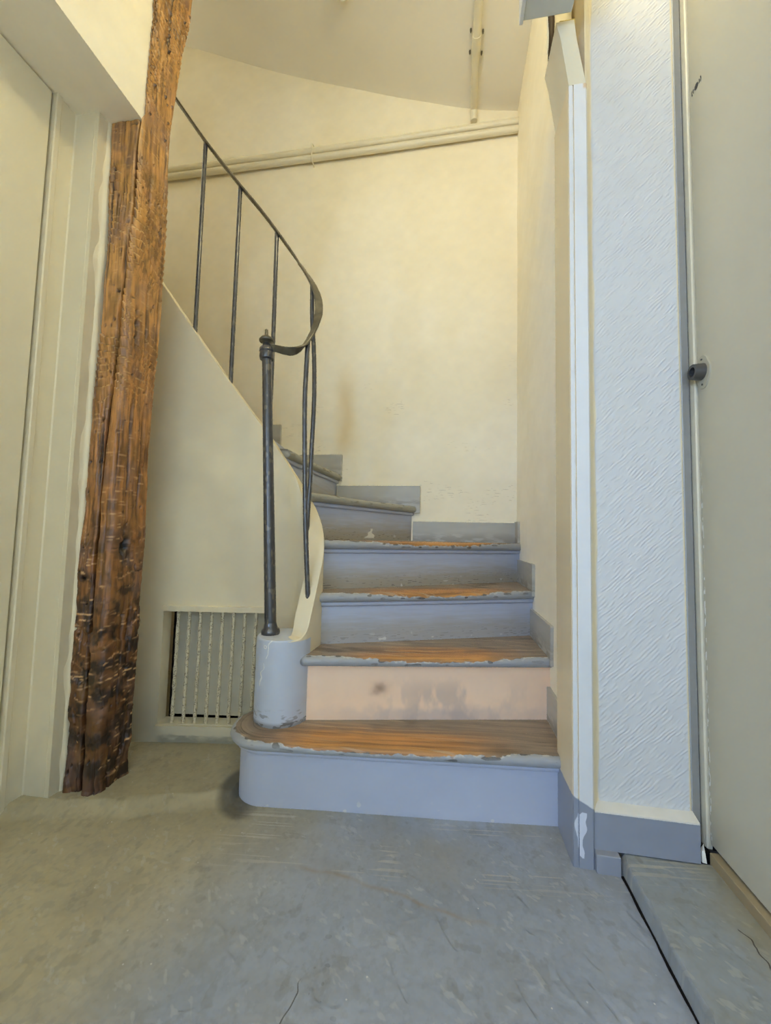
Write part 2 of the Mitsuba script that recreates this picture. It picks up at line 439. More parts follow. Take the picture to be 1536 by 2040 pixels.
def b_floor(p, n, uv):
    return 0.006 * fbm(p.x * 16, p.y * 16, 1.0, 4) + 0.0018 * fbm(p.x * 110, p.y * 110, 3.0, 3) - 0.0010 * smoothstep(0.7, 0.74, noise(p.x * 50 + p.y * 30, p.y * 22, 5.0))


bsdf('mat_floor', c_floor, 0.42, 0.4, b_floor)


def c_slab(p, n, uv):
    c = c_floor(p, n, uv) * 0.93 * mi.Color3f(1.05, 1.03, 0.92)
    c = mix(c, s(146, 134, 96), 0.55 * smoothstep(0.5, 0.61, p.x + 0.08 * (fbm(p.x * 9, p.y * 9, 2.0, 3) - 0.5)))
    xc = 0.548 + 0.012 * dr.sin((p.y - 0.8) * 40) + 0.012 * (noise(p.y * 70, 2.0, 1.0) - 0.5) + 0.16 * dr.maximum(0.0, p.y - 0.85)
    cr = (1 - smoothstep(0.0008, 0.0018, dr.abs(p.x - xc))) * smoothstep(0.815, 0.822, p.y) * (1 - smoothstep(0.885, 0.89, p.y))
    return mix(c, s(52, 44, 34), 0.8 * cr)


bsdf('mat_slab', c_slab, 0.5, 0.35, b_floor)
bsdf('mat_sill_board', lambda p, n, uv: mix(s(138, 124, 94), s(156, 140, 108), fbm(p.x * 9, p.y * 9, p.z * 30, 3)), 0.6, 0.3)
bsdf('mat_timber', {'type': 'mesh_attribute', 'name': 'vertex_color'},
     lambda p, n, uv: 0.20 + 0.40 * fbm(p.x * 40, p.y * 40, p.z * 25, 3), 0.6,
     lambda p, n, uv: 0.0022 * fbm(p.x * 260, p.y * 260, p.z * 16, 3) + 0.003 * fbm(p.x * 50, p.y * 50, p.z * 42, 3))


def c_iron(p, n, uv):
    a = fbm(p.x * 90, p.y * 90, p.z * 40, 3)
    c = mix(s(42, 42, 44), s(66, 66, 68), a)
    return mix(c, s(112, 104, 84), 0.5 * smoothstep(0.66, 0.74, noise(p.x * 160, p.y * 160, p.z * 50)))


bsdf('mat_iron', c_iron, 0.20, 0.9, lambda p, n, uv: 0.0007 * fbm(p.x * 120, p.y * 120, p.z * 70, 2))
bsdf('mat_worn_iron', lambda p, n, uv: mix(s(70, 66, 54), s(104, 98, 80), fbm(p.x * 50, p.y * 50, p.z * 50, 3)), 0.34, 0.6, metallic=0.35)
bsdf('mat_rough_iron', lambda p, n, uv: mix(s(206, 196, 168), s(132, 122, 102), smoothstep(0.56, 0.66, fbm(p.x * 330, p.y * 330, p.z * 260, 2))), 0.6, 0.4,
     lambda p, n, uv: 0.003 * fbm(p.x * 160, p.y * 160, p.z * 130, 2))
bsdf('mat_grille_back', lambda p, n, uv: mix(s(192, 188, 170), s(204, 199, 180), fbm(p.x * 9, p.y * 9, p.z * 5, 3)), 0.6, 0.3)
bsdf('mat_pipe', lambda p, n, uv: mix(s(214, 204, 174), s(226, 217, 190), fbm(p.x * 7, p.y * 7, p.z * 7, 3)), 0.4, 0.45)
bsdf('mat_void', s(20, 18, 16), 0.9, 0.1)
bsdf('mat_lock', s(176, 170, 148), 0.4, 0.5, metallic=0.1)
bsdf('mat_lock_dark', s(92, 90, 86), 0.35, 0.5, metallic=0.6)
bsdf('mat_brass', s(170, 150, 90), 0.35, 0.5, metallic=0.8)
bsdf('mat_mark', s(62, 62, 60), 0.5, 0.4)
bsdf('mat_white', s(222, 221, 212), 0.4, 0.4)
bsdf('mat_box', s(204, 204, 190), 0.4, 0.4)
bsdf('mat_cable', s(48, 38, 28), 0.6, 0.3)

# ------------------------------------------------------------------ floor
def floor_disp(P):
    x, y = P[:, 0], P[:, 1]
    # mortar fillet along the left frame, round the post and up to the wall under the stair
    d1 = np.where(x > -1.35, np.maximum(0, 1.02 - (y - 0.30 * (x + 1.0)) - 0.035), 9)
    px = np.clip(x, -1.07, -0.88); py = np.clip(y, 1.0, 1.15)
    d2 = np.hypot(x - px, y - py)
    d3 = np.abs(1.268 + 0.158 * (x + 1.095) - y) + 0.05 + np.maximum(0, x + 0.985) * 3.0
    d = np.minimum(np.minimum(d1, d2), d3) + 0.03 * (meshkit.fbm(P * 14, 3, 5) - 0.5)
    lip = 0.024 * (1 - np.clip((d - 0.005) / 0.055, 0, 1)) ** 1.5 * (x < -0.6)
    return lip + wob(P, 0.006, 3.0, 2) - 0.003


def plane_grid(xs, ys, z, disp):
    X, Y = np.meshgrid(xs, ys, indexing='ij')
    P = np.stack([X.ravel(), Y.ravel(), np.full(X.size, z)], 1)
    P[:, 2] += disp(P)
    nv = len(ys)
    i, j = np.meshgrid(np.arange(len(xs) - 1), np.arange(nv - 1), indexing='ij')
    a = (i * nv + j).ravel()
    return trimesh.Trimesh(P, np.vstack([np.stack([a, a + nv, a + nv + 1], 1), np.stack([a, a + nv + 1, a + 1], 1)]), process=False)


struct('floor', 'worn grey painted concrete floor')
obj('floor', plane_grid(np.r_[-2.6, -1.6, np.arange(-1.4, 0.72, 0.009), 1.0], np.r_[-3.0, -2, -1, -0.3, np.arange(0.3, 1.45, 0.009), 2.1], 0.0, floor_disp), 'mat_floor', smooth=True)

# ------------------------------------------------------------------ walls and ceiling
struct('wall_back', 'cream plastered wall behind the stairs')
obj('wall_back', grid_plane((0.40, 2.0, -0.02), (-3.0, 0, 0), (0, 0, 4.6), 120, 180, lambda P: wob(P, 0.012, 2.0, 3)), 'mat_back_wall', smooth=True)
struct('wall_right', 'cream plastered wall on the right of the stairs')
obj('wall_right', grid_plane((0.33, 1.10, -0.02), (0, 0.915, 0), (0, 0, 4.3), 60, 180, lambda P: -np.abs(wob(P, 0.010, 2.5, 4))), 'mat_wall', smooth=True)

# sloping soffit of the flight above
CX = [0.75, 0.40, 0.33, 0.093, -0.068, -0.346, -0.579, -0.883, -1.203, -1.542, -2.4, -2.6]
CZ = [2.95, 3.00, 3.01, 3.056, 3.117, 3.209, 3.303, 3.419, 3.557, 3.72, 4.1, 4.2]
struct('ceiling', 'cream sloping soffit over the stairs and the hall')
cx = np.linspace(0.75, -2.6, 90)
cz = np.interp(cx, CX[::-1], CZ[::-1])
cz = np.convolve(np.pad(cz, 4, mode='edge'), np.ones(9) / 9, 'valid')
soff = loft([[(x, -2.7, z), (x, 2.05, z)] for x, z in zip(cx, cz)], closed=False)
obj('ceiling', soff, 'mat_ceiling', smooth=20)

WY0, WY1, WZ0, WZ1 = -2.35, -1.07, 0.75, 2.0
# left wall: the part over the door (a plastered lintel), the jamb, and the wall nearer the camera
struct('wall_left', 'cream plastered wall and lintel over the left door')
lint = grid_plane((-0.967, -2.7, 2.05), (0, 3.72, 0), (0, 0, 2.2), 140, 60, lambda P: wob(P, 0.008, 3.0, 8) * np.clip((P[:, 2] - 2.05) / 0.1, 0, 1))
under = grid_plane((-1.5, -2.7, 2.05), (0.533, 0, 0), (0, 3.72, 0), 12, 90, lambda P: wob(P, 0.006, 6.0, 9) * np.clip((-0.967 - P[:, 0]) / 0.05, 0, 1))
rear_end = grid_plane((-2.6, 1.02, 2.05), (1.632, 0, 0), (0, 0, 2.2), 2, 2)
near = cat(box(-1.3, -0.967, WY1, 0.0, -0.02, 2.06), box(-1.3, -0.967, -2.7, WY0, -0.02, 2.06), box(-1.3, -0.967, WY0, WY1, -0.02, WZ0), box(-1.3, -0.967, WY0, WY1, WZ1, 2.06))
obj('wall_left', cat(lint, under, near, rear_end), 'mat_wall', smooth=30)
struct('trim_1', 'rough plastered jamb between the left door and the timber post')
jp = smooth_path([(-1.093, 0.966), (-1.090, 0.972), (-1.083, 0.985), (-1.079, 0.998), (-1.068, 1.02), (-1.066, 1.16)], 26)
zz = np.linspace(-0.01, 2.06, 200)
S = []
for z in zz:
    q = np.c_[jp, np.full(len(jp), z)]
    k = wob(q * [1, 1, 0.6], 0.016, 14, 11) + wob(np.c_[jp * 0, np.full(len(jp), z)], 0.022, 5, 12)
    fade = np.clip(np.linspace(0, 4, len(jp)), 0, 1)
    S.append(np.c_[jp[:, 0] + k * fade * 0.55, jp[:, 1] - np.abs(k) * 0.4 * fade, np.full(len(jp), z)])
obj('trim_1', loft(S, closed=False), 'mat_left_plaster', smooth=True)
struct('trim_2', 'painted frame of the left door')
fr = [(-1.30, 0.902), (-1.160, 0.902), (-1.1575, 0.905), (-1.1575, 0.917), (-1.162, 0.921), (-1.162, 0.963), (-1.159, 0.966), (-1.080, 0.967), (-1.080, 1.17), (-1.30, 1.17)]
obj('trim_2', prism(fr, -0.005, 2.055), 'mat_left_frame', smooth=25)
struct('door_1', 'pale painted flush door in the left wall')
obj('door_1', box(-1.21, -1.168, -0.02, 0.8965, 0.008, 2.045, 0.003), 'mat_left_door', smooth=30)
obj('hinge_gap', box(-1.24, -1.18, 0.895, 0.904, 0.0, 2.05), 'mat_void', 'door_1', label='dark gap beside the leaf')

# pillar between the stairs and the right door
struct('wall_middle', 'pale ribbed wallpaper on the pillar between stairs and right door')
nib = [(0.344, 1.040), (0.350, 1.042), (0.360, 1.058), (0.366, 1.065), (0.373, 1.067), (0.568, 1.067), (0.574, 1.071), (0.574, 1.40), (0.3345, 1.40), (0.3345, 1.165)]
obj('wall_middle', prism(nib, 0.0, 3.02), 'mat_wallpaper', smooth=40)
def ribs(P):
    x, z = P[:, 0], P[:, 2]
    ph = (z - x * 0.95) * 98 + 0.7 * meshkit.noise(P * [30, 1, 40], 3)
    cell = meshkit.noise(np.c_[(x + z * 0.6) * 60, np.floor(ph) * 7.3, z * 0], 4)
    r = np.sin(np.pi * (ph % 1.0)) ** 1.5 * np.clip((cell - 0.30) * 3, 0, 1)
    return 0.0008 * r + 0.0012 * (meshkit.fbm(P * 9, 3, 2) - 0.5) + 0.0008
obj('wallpaper', grid_plane((0.371, 1.0672, 0.12), (0.197, 0, 0), (0, 0, 2.5), 132, 1560, ribs), 'mat_wallpaper', 'wall_middle', smooth=True)
struct('baseboard_right', 'grey painted baseboard of the wallpapered pillar')
obj('baseboard_right', loft([[(x, 1.068, 0.038), (x, 1.040, 0.038), (x, 1.040, 0.122), (x, 1.068, 0.124)] for x in (0.3475, 0.574)]), 'mat_baseboard', smooth=25)
obj('ledge', loft([[(x, 1.0685, 0.118), (x, 1.0395, 0.1215), (x, 1.0395, 0.1245), (x, 1.042, 0.1265), (x, 1.0685, 0.1345)] for x in (0.350, 0.574)]), 'mat_ledge', 'baseboard_right', smooth=25, label='cream bevelled top edge')
struct('trim_3', 'small grey plinth block at the foot of the casing')
obj('trim_3', box(0.3475, 0.4005, 1.022, 1.062, -0.005, 0.0385, 0.0025), 'mat_baseboard', smooth=30)
struct('trim_4', 'white casing board at the right of the stairs with grey painted foot')
cas = [(0.299, 1.166), (0.299, 1.034), (0.301, 1.031), (0.3095, 1.031), (0.3105, 1.0335), (0.312, 1.0335), (0.313, 1.030), (0.343, 1.030), (0.347, 1.034), (0.347, 1.166)]
obj('trim_4', prism(cas, -0.005, 1.974), 'mat_casing', smooth=20)
# slanting haunch above the casing
hp2 = np.array([(0.301, 1.976), (0.344, 1.976), (0.322, 2.107), (0.316, 2.165), (0.27, 2.165), (0.281, 2.115)])
hc = tri(m3.Manifold.extrude(m3.CrossSection([hp2[::1] if signed(hp2) > 0 else hp2[::-1]]), 0.13).rotate((90, 0, 0)).translate((0, 1.162, 0)))
struct('trim_5', 'cream slanting boxed piece above the casing')
obj('trim_5', hc, 'mat_door_trim', smooth=20)
struct('trim_6', 'grey rebate of the right door frame')
obj('trim_6', prism([(0.5735, 1.071), (0.576, 1.069), (0.603, 1.090), (0.607, 1.12), (0.5735, 1.12)], 0.045, 3.0), 'mat_grey_strip', smooth=20)
struct('trim_7', 'narrow cream frame of the right door')
obj('trim_7', prism([(0.610, 1.0745), (0.607, 1.077), (0.6055, 1.089), (0.607, 1.096), (0.66, 1.096), (0.66, 1.0745)], 0.050, 3.0), 'mat_door_trim', smooth=25)
struct('door_2', 'greyish beige flush door in the right wall')
obj('door_2', box(0.612, 0.652, -0.35, 1.0715, 0.064, 2.99, 0.002), 'mat_door', smooth=30)
obj('jamb_gap', box(0.618, 0.67, 1.0712, 1.0742, 0.05, 2.99), 'mat_void', 'door_2', label='dark gap beside the leaf')
struct('wall_right_001', 'wall beside the right door, behind the camera')
obj('wall_right_001', box(0.615, 0.70, -2.7, -0.352, 0.0, 3.05), 'mat_wall', smooth=False)

# door furniture and the small printed mark
lk = obj('lock', tri(m3.Manifold.batch_hull([m3.Manifold.cylinder(0.005, r, r, 32).translate((0, dy, 0)) for r, dy in ((0.0175, 0.0235), (0.0175, -0.0235), (0.0285, 0.0))]).rotate((90, 0, -90)).translate((0.613, 1.046, 1.182))),
         'mat_lock', 'door_2', label='metal lock plate')
def along_x(m, x, y, z):
    return tri(m.rotate((0, -90, 0)).translate((x, y, z)))
ring = m3.Manifold.cylinder(0.024, 0.0205, 0.0185, 40) - m3.Manifold.cylinder(0.02, 0.0110, 0.0118, 32).translate((0, 0, 0.010))
obj('cylinder', along_x(ring, 0.610, 1.047, 1.183), 'mat_lock_dark', lk, label='dark protruding lock cylinder')
obj('keyhole', along_x(m3.Manifold.cylinder(0.004, 0.0109, 0.0109, 32).translate((0, 0, 0.009)), 0.610, 1.047, 1.183), 'mat_void', lk, label='black bore')
for dz in (0.0315, -0.0315):
    obj('screw', along_x(m3.Manifold.cylinder(0.0065, 0.0026, 0.0022, 16), 0.613, 1.046, 1.182 + dz), 'mat_lock_dark', lk)


def arc_mark(r, a0, a1, w):
    o = [(math.cos(t) * (r + w), math.sin(t) * (r + w)) for t in np.linspace(a0, a1, 16)]
    i = [(math.cos(t) * (r - w), math.sin(t) * (r - w)) for t in np.linspace(a1, a0, 16)]
    return m3.Manifold.extrude(m3.CrossSection([np.array(o + i)]), 0.0008)
mk = m3.Manifold.extrude(m3.CrossSection.circle(0.0075, 32), 0.0008)
for r in (0.0125, 0.0185):
    for c in (0.0, math.pi):
        mk = mk + arc_mark(r, c - 0.42, c + 0.42, 0.0010)
em = mk.rotate((0, 0, 0)).to_mesh()
ev = np.array(em.vert_properties[:, :3])
emesh = trimesh.Trimesh(np.c_[0.6120 - ev[:, 2], 1.042 - ev[:, 0], 1.932 + ev[:, 1]], np.array(em.tri_verts), process=False)
obj('emblem', emesh, 'mat_mark', 'door_2', smooth=False, label='small dark mark of a dot between paired arcs')

# raised slab and the board under the door
sl = thing('threshold_slab', 'raised concrete slab along the foot of the right door with a straight chipped edge', 'threshold')
sg = np.linspace(-2.6, 1.045, 420)
sx = np.array([0.0, 0.004, 0.011, 0.03, 0.10, 0.16, 0.21, 0.30])
S = []
for y in sg:
    ch = 0.006 * max(0, meshkit.fbm(np.array([[y * 26, 0, 0]]), 3, 4)[0] - 0.42) * 3
    x0 = 0.4045 + 0.0035 * (meshkit.fbm(np.array([[y * 9, 3, 0]]), 3, 6)[0] - 0.5)
    top = 0.035 + 0.004 * (meshkit.fbm(np.array([[y * 3, 8, 0]]), 2, 6)[0] - 0.5)
    S.append([(x0 - 0.003, y, -0.02), (x0 + 0.001, y, top - 0.004 - ch), (x0 + 0.0035 + ch, y, top - 0.0008), (x0 + 0.012 + ch, y, top), (0.5, y, top), (0.66, y, top), (0.66, y, -0.02)])
obj('slab', loft(S), 'mat_slab', sl, smooth=40)
obj('joint', prism([(0.399, -2.6), (0.410, -2.6), (0.410, 1.020)] + [(0.4025 - 0.006 * float(meshkit.fbm(np.array([[y * 16, 1.0, 0]]), 3, 2)[0]), y) for y in np.linspace(1.020, 0.3, 90)], -0.01, 0.0016), 'mat_void', sl, smooth=False, label='dark open joint at the floor')
sb = thing('door_sill', 'tan timber sill board between raised slab and right door', 'door sill')
obj('board', box(0.598, 0.64, -0.35, 1.052, 0.020, 0.0585, 0.002), 'mat_sill_board', sb)
ck = thing('plaster_fragment', 'broken pale plaster fragment at the corner under the grey rebate', 'plaster')
fm = m3.Manifold.hull_points(np.array([(0.583, 1.052, 0.033), (0.592, 1.050, 0.033), (0.596, 1.066, 0.033), (0.584, 1.066, 0.033), (0.585, 1.056, 0.055), (0.591, 1.056, 0.060), (0.594, 1.066, 0.066), (0.584, 1.065, 0.050)]))
obj('chunk', tri(fm), 'mat_wall', ck, smooth=False)
obj('shadow_gap', box(0.575, 0.61, 1.0675, 1.10, 0.022, 0.047), 'mat_void', ck, smooth=False, label='dark gap')

# the wall behind the camera with the window that lights the hall
struct('wall_front', 'wall behind the camera')
obj('wall_front', box(-1.3, 0.75, -2.7, -2.6, 0, 3.3), 'mat_wall', smooth=False)
struct('window_1', 'daylit window in the left wall behind the camera')
bars = [box(-1.03, -0.985, WY0, WY1, z, z + 0.05) for z in (WZ0, WZ1 - 0.05, 1.3)] + [box(-1.03, -0.985, y, y + 0.05, WZ0, WZ1) for y in (WY0, WY1 - 0.05, -1.735)]
obj('frame', cat(*bars), 'mat_white', 'window_1', smooth=False)
pane = grid_plane((-1.02, WY0, WZ0), (0, WY1 - WY0, 0), (0, 0, WZ1 - WZ0), 2, 2)
pk = obj('pane', pane, 'mat_white', 'window_1', smooth=False)
scene[pk]['emitter'] = {'type': 'area', 'radiance': {'type': 'rgb', 'value': list(WINDOW_RAD)}}

# hall lamp on the flat ceiling, above the camera
lt = thing('ceiling_lamp', 'round hall lamp hanging below the ceiling', 'lamp')
gl = trimesh.creation.icosphere(3, LAMP_R); gl.apply_translation(LAMP_POS)
gk = obj('globe', gl, 'mat_white', lt, smooth=True)
scene[gk]['emitter'] = {'type': 'area', 'radiance': {'type': 'rgb', 'value': list(LAMP_RAD)}}
obj('stem', lathe([(0, 0.008), (0.7, 0.008), (0.72, 0.05), (1, 0.055)], (LAMP_POS[0], LAMP_POS[1], LAMP_POS[2] + LAMP_R - 0.004), (LAMP_POS[0], LAMP_POS[1] + 1e-4, 3.06)), 'mat_white', lt)

lt = thing('added_fill_lamp', 'added round fill lamp up the stairwell, out of sight, brightening the soffit and upper back wall', 'lamp')  # added unseen fill light for the soffit and upper back wall
gl = trimesh.creation.icosphere(3, 0.07); gl.apply_translation((-2.35, 1.55, 3.35))
gk = obj('globe', gl, 'mat_white', lt, smooth=True)
scene[gk]['emitter'] = {'type': 'area', 'radiance': {'type': 'rgb', 'value': list(FILL_RAD)}}
obj('stem', lathe([(0, 0.008), (1, 0.008)], (-2.35, 1.55, 3.41), (-2.35, 1.5501, 4.045)), 'mat_white', lt)
struct('wall_left_001', 'end wall of the upper flight')
obj('wall_left_001', box(-2.75, -2.6, 1.0, 2.05, 0.0, 4.4), 'mat_wall', smooth=False)

# ------------------------------------------------------------------ staircase
st = thing('staircase', 'winding staircase with worn wooden treads, grey painted risers and a curved plaster string', 'staircase')
# riser lines in plan, (wall end, string end)
R = {1: [(0.331, 1.165), (-0.515, 1.082)], 2: [(0.331, 1.364), (-0.45, 1.196)], 3: [(0.331, 1.633), (-0.45, 1.302)], 4: [(0.331, 1.927), (-0.47, 1.362)],
     5: [(-0.188, 2.002), (-0.53, 1.385)], 6: [(-0.592, 2.002), (-0.628, 1.392)], 7: [(-0.914, 2.002), (-0.84, 1.362)], 8: [(-1.20, 2.002), (-1.13, 1.29)]}
NR = 0.0165


def line_pts(k, n=48, bow=0.0):
    a, b = np.array(R[k][0]), np.array(R[k][1])
    t = np.linspace(0, 1, n)[:, None]
    d = b - a
    nrm = np.array([d[1], -d[0]]) / np.linalg.norm(d)
    if nrm @ np.array([0, -1.0]) < 0:
        nrm = -nrm
    return a + d * t + nrm * (bow * np.sin(np.pi * t)), nrm


def curtail(r, over):
    """plan curve of the first step: straight from the wall, then round the newel block"""
    p, nrm = line_pts(1, 60)
    c = np.array([-0.515, 1.082]) - nrm * r
    a0 = math.atan2(nrm[1], nrm[0])
    arc = [c + (r + over) * np.array([math.cos(a), math.sin(a)]) for a in a0 - np.linspace(0, 1, 40)[1:] * 2.75]
    return np.vstack([p + nrm * over, arc]), c


def tread_mesh(F, B, z, u0=0.0, u1=1.0, seed=0):
    """F: front curve, B: matching back curve; bullnose front; uv = (along, metres behind the front edge)"""
    F, B = np.asarray(F, float), np.asarray(B, float)
    n = len(F)
    u = np.linspace(u0, u1, n)
    wear = np.exp(-((u - 0.5) / 0.24) ** 2)
    bump = meshkit.fbm(np.c_[u * 22, np.full(n, seed * 7.0), u * 0], 3, seed) - 0.5
    S, UV = [], []
    t = np.gradient(F, axis=0); t /= np.linalg.norm(t, axis=1, keepdims=True)
    for i in range(n):
        d = B[i] - F[i]; L = np.linalg.norm(d); d = d / L
        dip = 0.004 * wear[i] + 0.0022 * bump[i]
        row, uvr = [], []
        for v in [NR + (L - NR) * q for q in (1, 0.66, 0.4, 0.22, 0.10, 0.03)]:
            row.append((*(F[i] + d * v), z - dip * math.exp(-v / 0.08))); uvr.append((u[i], v))
        for a in np.linspace(0, math.pi, 11):
            rr = NR * (1 + 0.14 * bump[i] * math.sin(a))
            zc = z - NR - dip * (1 - a / math.pi)
            row.append((*(F[i] + d * (NR - rr * math.sin(a))), zc + NR * math.cos(a))); uvr.append((u[i], 0.5 * NR - NR * 1.2 * a / 1.571 if a > 0 else 0.6 * NR))
        row.append((*(F[i] + d * (L * 0.98)), z - 2 * NR)); uvr.append((u[i], -0.05))
        S.append(row); UV.append(uvr)
    S, UV = np.array(S), np.array(UV)
    n_, k = S.shape[:2]
    f = []
    for i in range(n_ - 1):
        for j in range(k - 1):
            a, b = i * k + j, i * k + j + 1
            f += [(a, b, b + k), (a, b + k, a + k)]
    for o in (0, (n_ - 1) * k):     # closed ends
        f += [(o, o + j, o + j + 1) for j in range(1, k - 1)]
    return trimesh.Trimesh(S.reshape(-1, 3), np.array(f), process=False), UV.reshape(-1, 2)


def strip(F, z0, z1, th, nrm_in):
    """upright board along a plan curve F, thickness th behind it"""
    S = [[(*p, z0), (*p, z1), (*(p + q * th), z1), (*(p + q * th), z0)] for p, q in zip(F, nrm_in)]
    return loft(S)


def bead(F, z, nrm_out, r=0.0085):
    th = np.linspace(0, 2 * np.pi, 8, endpoint=False)
    return loft([[(*(p + q * (r * 0.55 + r * math.cos(a))), z + r * 1.15 * math.sin(a)) for a in th] for p, q in zip(F, nrm_out)])


def normals(F):
    t = np.gradient(F, axis=0); t /= np.linalg.norm(t, axis=1, keepdims=True)
    return np.c_[t[:, 1], -t[:, 0]]


CR = 0.092
OV = 0.030
# first step
F1, cc = curtail(CR, OV)
B1 = []
for k, p in enumerate(F1):
    if k < 60:
        a, b = np.array(R[2][0]) + [0, 0.02], np.array((-0.50, 1.205))
        B1.append(a + (b - a) * k / 59)
    else:
        B1.append(cc + (p - cc) * 0.05)
B1 = np.array(B1)
B1[50:60] = [B1[50] + (cc - B1[50]) * t for t in np.linspace(0, 1, 10)]
tm, uv = tread_mesh(F1, B1, 0.189, seed=1)
uv[:, 0] = np.clip((0.34 - tm.vertices[:, 0]) / 0.98, 0, 1)
obj('tread', tm, 'mat_tread', st, smooth=True, uv=uv, label='bottom tread with rounded curtail end round the newel block')
G1, _ = curtail(CR, 0.0)
n1 = normals(G1)
if n1[0] @ np.array([0, -1]) < 0: n1 = -n1
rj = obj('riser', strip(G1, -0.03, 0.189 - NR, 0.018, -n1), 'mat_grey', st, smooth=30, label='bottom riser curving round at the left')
obj('moulding', bead(G1, 0.189 - 2 * NR - 0.006, n1), 'mat_grey', rj, smooth=True)
# the steps above
for k in range(2, 8):
    z = LEVELS[k]
    G, nrm = line_pts(k, 50)
    Fk = G + nrm * OV
    Bk = np.array(R[k + 1][0]) + (np.array(R[k + 1][1]) - np.array(R[k + 1][0])) * np.linspace(0, 1, 50)[:, None]
    if k == 4:   # the corner winder: its back follows the wall into the corner
        Bk = np.array([(0.331, 2.002)] * 4 + [tuple(np.array((0.331, 2.002)) + (np.array((-0.188, 2.002)) - np.array((0.331, 2.002))) * t) for t in np.linspace(0, 1, 22)[1:]] +
                      [tuple(np.array((-0.188, 2.002)) + (np.array((-0.53, 1.40)) - np.array((-0.188, 2.002))) * t) for t in np.linspace(0, 1, 26)[1:]])
    else:
        Bk = Bk - nrm * 0.01
    tm, uv = tread_mesh(Fk, Bk, z, seed=k)
    uv[:, 0] = np.repeat(np.linspace(1, 0, 50), len(uv) // 50)
    obj('tread', tm, 'mat_tread' if k < 5 else 'mat_upper_tread', st, smooth=True, uv=uv)
    zb = LEVELS[k - 1]
    nn = np.repeat(nrm[None], 50, 0)
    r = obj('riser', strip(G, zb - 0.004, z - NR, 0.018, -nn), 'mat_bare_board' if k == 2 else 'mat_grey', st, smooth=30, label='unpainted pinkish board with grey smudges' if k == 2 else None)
    if k != 2:
        obj('moulding', bead(G, z - 2 * NR - 0.006, nn), 'mat_grey', r, smooth=True)

# skirting pieces stepping up the walls
def skirt_y(y0, y1, z):
    p = [(y0, z - 0.02), (y1, z - 0.02), (y1, z + 0.103), (y0 + 0.004, z + 0.103), (y0, z + 0.098)]
    m = m3.Manifold.extrude(m3.CrossSection([np.array(p)]), 0.013)
    v = m.to_mesh()
    q = np.array(v.vert_properties[:, :3])
    return trimesh.Trimesh(np.c_[0.331 - q[:, 2], q[:, 0], q[:, 1]], np.array(v.tri_verts), process=False)
for y0, y1, z in ((1.228, 1.375, 0.189), (1.314, 1.645, 0.39), (1.588, 1.935, 0.566), (1.905, 2.0, 0.745)):
    obj('skirting_board', skirt_y(y0, y1, z), 'mat_skirting', st, smooth=20)
for x0, x1, z, h in ((-0.180, 0.332, 0.745, 0.098), (-0.585, -0.146, 0.92, 0.105), (-0.92, -0.563, 1.085, 0.107), (-1.25, -0.914, 1.25, 0.112)):
    obj('skirting_board', box(x0, x1, 1.985, 2.003, z - 0.035, z + h, 0.002), 'mat_skirting', st, smooth=20)

# newel block (drum at the foot of the string)
DC, DR = np.array([-0.515, 1.213]), 0.086
dm = m3.Manifold.batch_hull([m3.Manifold.cylinder(0.25, DR, DR, 64).translate((*DC, 0.186)), m3.Manifold.cylinder(0.006, DR, DR - 0.004, 64).translate((*DC, 0.4355))])
obj('newel_block', tri(dm), 'mat_newel_block', st, smooth=40, label='grey painted rounded block with a flaked line down its front')

# curved string and the wall under it: inner path (stair side), its height
path, tops = [], []
for a in np.linspace(-70, 0, 14):
    path.append(DC + (DR - 0.0005) * np.array([math.cos(math.radians(a)), math.sin(math.radians(a))]))
y_arc0, ARC = 1.290, 0.12
for y in np.linspace(1.213, y_arc0, 9)[1:]:
    path.append((-0.429 + 0.004 * (y - 1.213) / 0.077, y))
ac = np.array([-0.425 - ARC, y_arc0])
END = np.array([-0.988, -0.156])
a_end = math.degrees(math.atan2(0.988, -0.156))
for a in np.linspace(0, a_end, 22)[1:]:
    path.append(ac + ARC * np.array([math.cos(math.radians(a)), math.sin(math.radians(a))]))
last = np.array(path[-1])
for d in np.linspace(0, 1.1, 40)[1:]:
    path.append(last + END * d)
path = np.array(path, float)
seg = np.r_[0, np.cumsum(np.linalg.norm(np.diff(path, axis=0), axis=1))]
# height of the string's top along the path, as measured in plan
i0 = 13   # tangent point of the block
sA = seg[i0]
KS = [0, sA * 0.45, sA * 0.75, sA, sA + 0.033, sA + 0.077]
KZ = [0.4405, 0.443, 0.462, 0.512, 0.575, 0.662]
s1 = sA + 0.077 + ARC * math.radians(a_end)
KS += [s1, s1 + 0.11, s1 + 0.23, s1 + 0.39, s1 + 0.52, s1 + 1.3]
KZ += [0.972, 1.130, 1.285, 1.500, 1.680, 2.72]
from scipy.interpolate import PchipInterpolator
top = PchipInterpolator(KS, KZ)(seg)
nin = normals(path)
if nin[30] @ (ac - path[30]) < 0: nin = -nin       # towards the outer (camera) side
TH = 0.054
S = []
for p, q, z in zip(path, nin, top):
    o = p + q * TH
    S.append([(*p, -0.02), (*p, z - 0.004), (*(p + q * 0.004), z), (*(o - q * 0.004), z), (*o, z - 0.004), (*o, -0.02)])
sp = man(loft(S))
hole = m3.Manifold.cube((0.385, 0.3, 0.392), False).rotate((0, 0, math.degrees(math.atan2(0.156, 0.988)))).translate((-0.990, 1.17, 0.085))
sp = sp - hole
spm = tri(sp)
obj('string', spm, 'mat_spandrel', st, smooth=35, label='cream plaster wall under the stairs ending in a curved sloping string')
